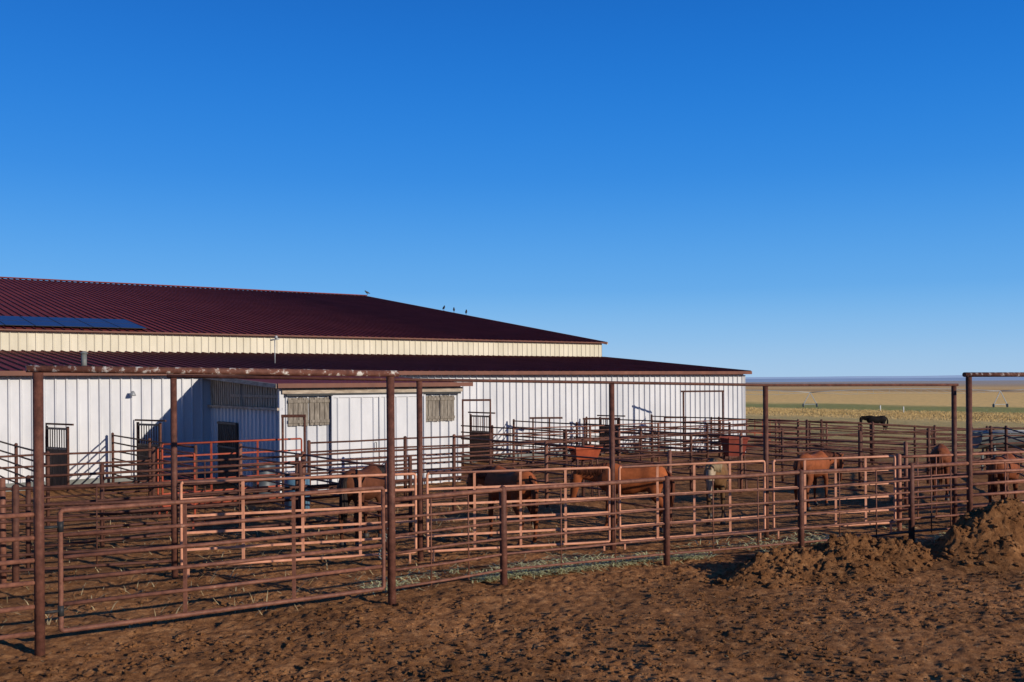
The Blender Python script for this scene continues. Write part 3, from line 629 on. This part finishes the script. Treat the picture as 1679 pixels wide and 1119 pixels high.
    for base,ysg,off in ((fl,1,step),(fl,-1,-step),(hl,1,-step),(hl,-1,step)):
        pts=[]
        for (px,pz),a,b in base:
            k=max(0,(1.0-pz)); px2=px+off*k
            yy=ysg*(.145+ (.02 if pz<.9 else -.02)); pts.append((Vector((px2,yy,pz)),a,b))
        L_=[]
        for i,(p,a,b) in enumerate(pts):
            t=(pts[min(i+1,len(pts)-1)][0]-pts[max(i-1,0)][0]); t.y=0; t.normalize(); n=Vector((-t.z,0,t.x))
            L_.append((p,n*a,Vector((0,b,0))))
        mb.loft(L_,12); hooves.append(pts[-1][0])
    o=mb.build('horse_body',COAT,e)
    rm=o.modifiers.new('r','REMESH'); rm.mode='VOXEL'; rm.voxel_size=.024
    sm=o.modifiers.new('s','SMOOTH'); sm.factor=.5; sm.iterations=4
    dg=bpy.context.evaluated_depsgraph_get(); me2=bpy.data.meshes.new_from_object(o.evaluated_get(dg)); o.modifiers.clear(); o.data=me2
    me2.polygons.foreach_set('use_smooth',[True]*len(me2.polygons))
    n=len(me2.vertices); co=np.zeros(n*3); me2.vertices.foreach_get('co',co); co=co.reshape(-1,3)
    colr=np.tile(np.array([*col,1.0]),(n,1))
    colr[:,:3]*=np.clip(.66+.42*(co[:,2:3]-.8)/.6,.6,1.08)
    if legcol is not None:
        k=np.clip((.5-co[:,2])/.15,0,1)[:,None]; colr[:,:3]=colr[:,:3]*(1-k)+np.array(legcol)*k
    if face is not None:
        a=np.array(hch[0][0]);b=np.array(hch[-1][0]); ax=b-a; Ln=np.linalg.norm(ax); ax/=Ln; rel=co-a; tt=rel@ax; nn=np.array(hch[2][1].normalized()); bb_=np.array(hch[2][2].normalized())
        lat=np.abs(rel@bb_); hgt=rel@nn
        kind,fc=face
        if kind=='blaze': k=((tt>0.02)&(tt<Ln+.05)&(lat<.045)&(hgt>.02)).astype(float)[:,None]
        else: k=((tt>-.05)&(tt<Ln+.1)&(np.linalg.norm(rel-np.outer(tt,ax),axis=1)<.2)&(co[:,0]>.7)).astype(float)[:,None]
        colr[:,:3]=colr[:,:3]*(1-k)+np.array(fc)*k
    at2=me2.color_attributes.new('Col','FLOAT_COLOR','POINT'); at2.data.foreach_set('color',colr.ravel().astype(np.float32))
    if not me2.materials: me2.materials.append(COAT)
    for p in hooves:
        m=MB(); m.tube([(p.x+.012,p.y,-.015),(p.x+.006,p.y,.03),(p.x-.012,p.y,.085)],[.068,.062,.047],12); m.build('hoof',M['hoof'],e)
    for sgn in (-1,1):
        c,A,B=hch[2]; q=c+A*.45+B*(.86*sgn); q=q*1.0-(hch[3][0]-hch[2][0])*.35
        m=MB(); m.loft([(q+Vector((0,0,.024*math.sin(t_))),Vector((.024*math.cos(t_)+.001,0,0)),Vector((0,.024*math.cos(t_)+.001,0))) for t_ in np.linspace(-PI/2,PI/2,6)],8); m.build('eye',M['eye'],e)
    m=MB()
    st=[]
    for i in range(26):
        u=i/25*(len(nch)-1.001); j=int(u); f_=u-j; c=nch[j][0].lerp(nch[j+1][0],f_); A=nch[j][1].lerp(nch[j+1][1],f_); B=nch[j][2].lerp(nch[j+1][2],f_); st.append((c,A,B))
    for c,A,B in st[4:]:
        for k in range(4):
            top=c+A*.96+Vector((random.uniform(-.03,.03),0,random.uniform(-.01,.02))); sd=1 if k<3 else -1
            mid=c+A*.62+B*(1.05*sd)+Vector((random.uniform(-.03,.03),0,0)); low=c+A*random.uniform(-.25,.15)+B*(1.18*sd)+Vector((random.uniform(-.05,.02),0,0))
            m.tube([top,mid,low],[.024,.022,.006],5)
    m.build('mane',hair,e)
    m=MB()
    for k in range(26):
        a=random.uniform(0,2*PI); r_=random.random()**.5; dx,dy=math.cos(a)*r_,math.sin(a)*r_; ln=random.uniform(.45,.62)
        m.tube([(-.74,dy*.02,1.38+dx*.02),(-.85+dx*.02,dy*.03,1.28),(-.9+dx*.05,dy*.06,1.05),(-.88+dx*.07,dy*.08,.8),(-.86+dx*.05,dy*.05,ln)],[.02,.022,.022,.02,.004],5)
    m.build('tail',hair,e)
    return e
hch_=mat('chestnut_hair',(.13,.038,.016),(.07,.022,.011),None,scale=12,rough=.7,spec=.15)
hdk=mat('dark_hair',(.03,.02,.016),(.015,.011,.01),None,scale=12,rough=.7,spec=.15)
hblk=mat('black_hair',(.012,.01,.01),(.007,.006,.006),None,scale=12,rough=.8,spec=.1)
hlt=mat('cream_hair',(.24,.17,.1),(.16,.12,.07),None,scale=12,rough=.7,spec=.15)
horse('chestnut horse facing away with head turned left behind the second salmon panel',-.05,18.5,R(122),(.25,.068,.023),hch_,neck=-44,head=6,yaw=R(12),scale=.93)
horse('bright chestnut horse standing side-on with head to the left behind the third salmon panel',2.4,20.0,R(166),(.32,.085,.027),hch_,neck=-42,head=12,step=.1,scale=.89)
horse('pale buckskin horse with white face looking toward the camera behind the fence',4.35,21.3,R(-103),(.17,.085,.036),hlt,neck=-38,head=-8,yaw=R(-8),face=('all',(.34,.26,.18)),legcol=(.1,.055,.03),scale=.88)
horse('chestnut horse behind the fourth salmon panel with head to the right',7.05,23.4,R(48),(.24,.068,.025),hch_,neck=-42,head=4,yaw=R(-16),scale=.86)
horse('dark brown horse seen from behind, left of the tall gate post',-2.85,18.9,R(74),(.115,.038,.018),hdk,neck=-44,head=-5,scale=.93)
horse('chestnut brown horse behind the rail fence at the right picture edge',11.0,22.3,R(50),(.2,.056,.021),hch_,neck=-50,head=0,scale=.86)
horse('brown horse seen from behind between the two right-hand tall posts',10.75,25.0,R(66),(.17,.05,.02),hch_,neck=-58,head=0,scale=.88)
horse('black horse alone out in the far pasture',30.0,82,R(176),(.008,.006,.006),hblk,neck=-40,head=0,step=.06)
# ---------------------------------------------------------------- birds
def bird(label,p,rz,s=1.0):
    e=empty('bird',p,label,'bird','birds on the barn roof',rz); e.scale=(s,)*3
    m=MB()
    pts=[(-.2,.10,.012,.03),(-.12,.13,.03,.04),(-.05,.15,.055,.055),(.03,.17,.07,.06),(.09,.2,.055,.05),(.12,.235,.04,.038),(.145,.26,.038,.036),(.175,.265,.026,.024),(.195,.26,.008,.008),(.22,.255,.003,.003)]
    m.loft([((a,0,b),(-.25*c,0,c),(0,d,0)) for a,b,c,d in pts],10); m.build('bird_body',M['bird'],e)
    for sy in (-.02,.02):
        m=MB(); m.tube([(.0,sy,-.0),(.01,sy,.11)],.006,5); m.tube([(-.02,sy,.003),(.04,sy,.003)],.005,5); m.build('leg',M['bird'],e)
for i,(t_,lab) in enumerate(((37.8,'dark bird perched alone on the roof ridge end'),(26.6,'leftmost dark bird of the three on the sloping roof edge'),(25.3,'middle dark bird of the three on the sloping roof edge'),(23.8,'rightmost dark bird of the three on the sloping roof edge'))):
    z=ZR+.13 if i==0 else ZU1+SLU*(t_-T1)+.07
    bird(lab,W(-.09,-t_,z),random.uniform(0,6),1.15)
# ---------------------------------------------------------------- pivot irrigation
PY=233.0
def tw(px): return at(px,PY)
txs=[tw(1016),tw(1328),tw(1640),tw(1952)]
org=Vector((txs[0],PY,g(txs[0],PY))); piv=empty('pivot_sprinkler',org,'long wheeled pivot irrigation line crossing the golden field','irrigation line')
zt=-3.7+3.7
for i in range(3):
    a,b=txs[i],txs[i+1]; n=12; top=[];low=[]
    for k in range(n+1):
        f_=k/n; x=a+(b-a)*f_; arch=4*f_*(1-f_); top.append((x,PY,zt+arch*.7)); low.append((x,PY,zt+arch*.7-1.0*min(1,arch*1.6)-.02))
    m=MB(); m.tube(top,.075,8); sp_=m.build('span_pipe',M['galv'],piv,org)
    m=MB(); m.tube(low,.035,6)
    for k in range(1,n): m.beam(top[k],low[k],.035,.035); m.beam(top[k],low[k+1] if k<n else low[k],.035,.035)
    m.build('truss',M['galv'],sp_,org)
for x in txs:
    zg=g(x,PY); m=MB()
    for sx in (-1.6,1.6): m.beam((x+sx,PY,zg+.6),(x,PY,zt),.14,.14)
    m.beam((x-1.7,PY,zg+.7),(x+1.7,PY,zg+.7),.12,.12); t_=m.build('tower',M['galv'],piv,org)
    for sx in (-1.6,1.6):
        m=MB(); m.tube([(x+sx-.1,PY,zg+.45),(x+sx+.1,PY,zg+.45)],.45,14); m.build('wheel',M['dullgalv'],t_,org)
for px,Y,lab in ((1443,190,'white marker post in the field, left one'),(1481,175,'white marker post in the field, right one')):
    x=at(px,Y); z=g(x,Y); m=MB(); m.tube([(x,Y,z-.2),(x,Y,z+1.0),(x,Y,z+1.05)],[.1,.1,.05],8); o=m.build('marker_post',M['paintwhite'],None,(x,Y,z)); tag(o,lab,'post','white marker posts')
panel('rusty red loading panel standing beyond the right corner of the barn',(at(1224,56),56),(at(1262,58),58),M['red'],H=1.7,zb=.2,nb=5,nv=2,cat='panel')
# ---------------------------------------------------------------- light, sky, camera
SD=Vector((.81,-.586,math.tan(R(15.5)))).normalized()
sun=bpy.data.lights.new('sun','SUN'); sun.energy=5.0; sun.angle=R(.5); sun.color=(1,.9,.75)
so=bpy.data.objects.new('sun',sun); COL.objects.link(so); so.rotation_euler=(-SD).to_track_quat('-Z','Y').to_euler(); so.location=(30,-20,25)
w=bpy.data.worlds.new('World'); scene.world=w; w.use_nodes=True; nt=w.node_tree
bg=nt.nodes['Background']; sky=nt.nodes.new('ShaderNodeTexSky'); sky.sky_type='NISHITA'; sky.sun_disc=False
sky.sun_elevation=R(15.5); sky.sun_rotation=math.atan2(.81,-.586); sky.altitude=900; sky.air_density=1.0; sky.dust_density=.1; sky.ozone_density=4.0
STR=.1
tc=nt.nodes.new('ShaderNodeTexCoord'); sx=nt.nodes.new('ShaderNodeSeparateXYZ'); nt.links.new(tc.outputs['Generated'],sx.inputs[0])
rp=nt.nodes.new('ShaderNodeValToRGB'); nt.links.new(sx.outputs['Z'],rp.inputs[0]); cr=rp.color_ramp; cr.interpolation='B_SPLINE'
stops=[(0,(.40,.60,.84)),(.04,(.27,.53,.86)),(.09,(.12,.42,.86)),(.2,(.016,.25,.80)),(.36,(.003,.145,.62)),(.55,(.003,.06,.28)),(1,(.002,.035,.16))]
cr.elements[0].position=0; cr.elements[0].color=(*stops[0][1],1); cr.elements[1].position=1; cr.elements[1].color=(*stops[-1][1],1)
for p_,c in stops[1:-1]:
    e_=cr.elements.new(p_); e_.color=(*c,1)
sc=nt.nodes.new('ShaderNodeVectorMath'); sc.operation='SCALE'; sc.inputs['Scale'].default_value=1/STR; nt.links.new(rp.outputs[0],sc.inputs[0])
mx=nt.nodes.new('ShaderNodeMix'); mx.data_type='RGBA'; mx.inputs[0].default_value=.9
nt.links.new(sky.outputs[0],mx.inputs[6]); nt.links.new(sc.outputs[0],mx.inputs[7]); nt.links.new(mx.outputs[2],bg.inputs[0]); bg.inputs[1].default_value=STR
cam=bpy.data.cameras.new('camera'); cam.lens=35; cam.sensor_width=36; cam.sensor_fit='HORIZONTAL'; cam.shift_y=.0396; cam.clip_end=20000; cam.clip_start=.1
co=bpy.data.objects.new('camera',cam); COL.objects.link(co); co.location=(0,0,3.0); co.rotation_euler=(R(90),R(.4),0)
scene.camera=co
scene.view_settings.view_transform='Standard'; scene.view_settings.look='None'; scene.view_settings.exposure=0
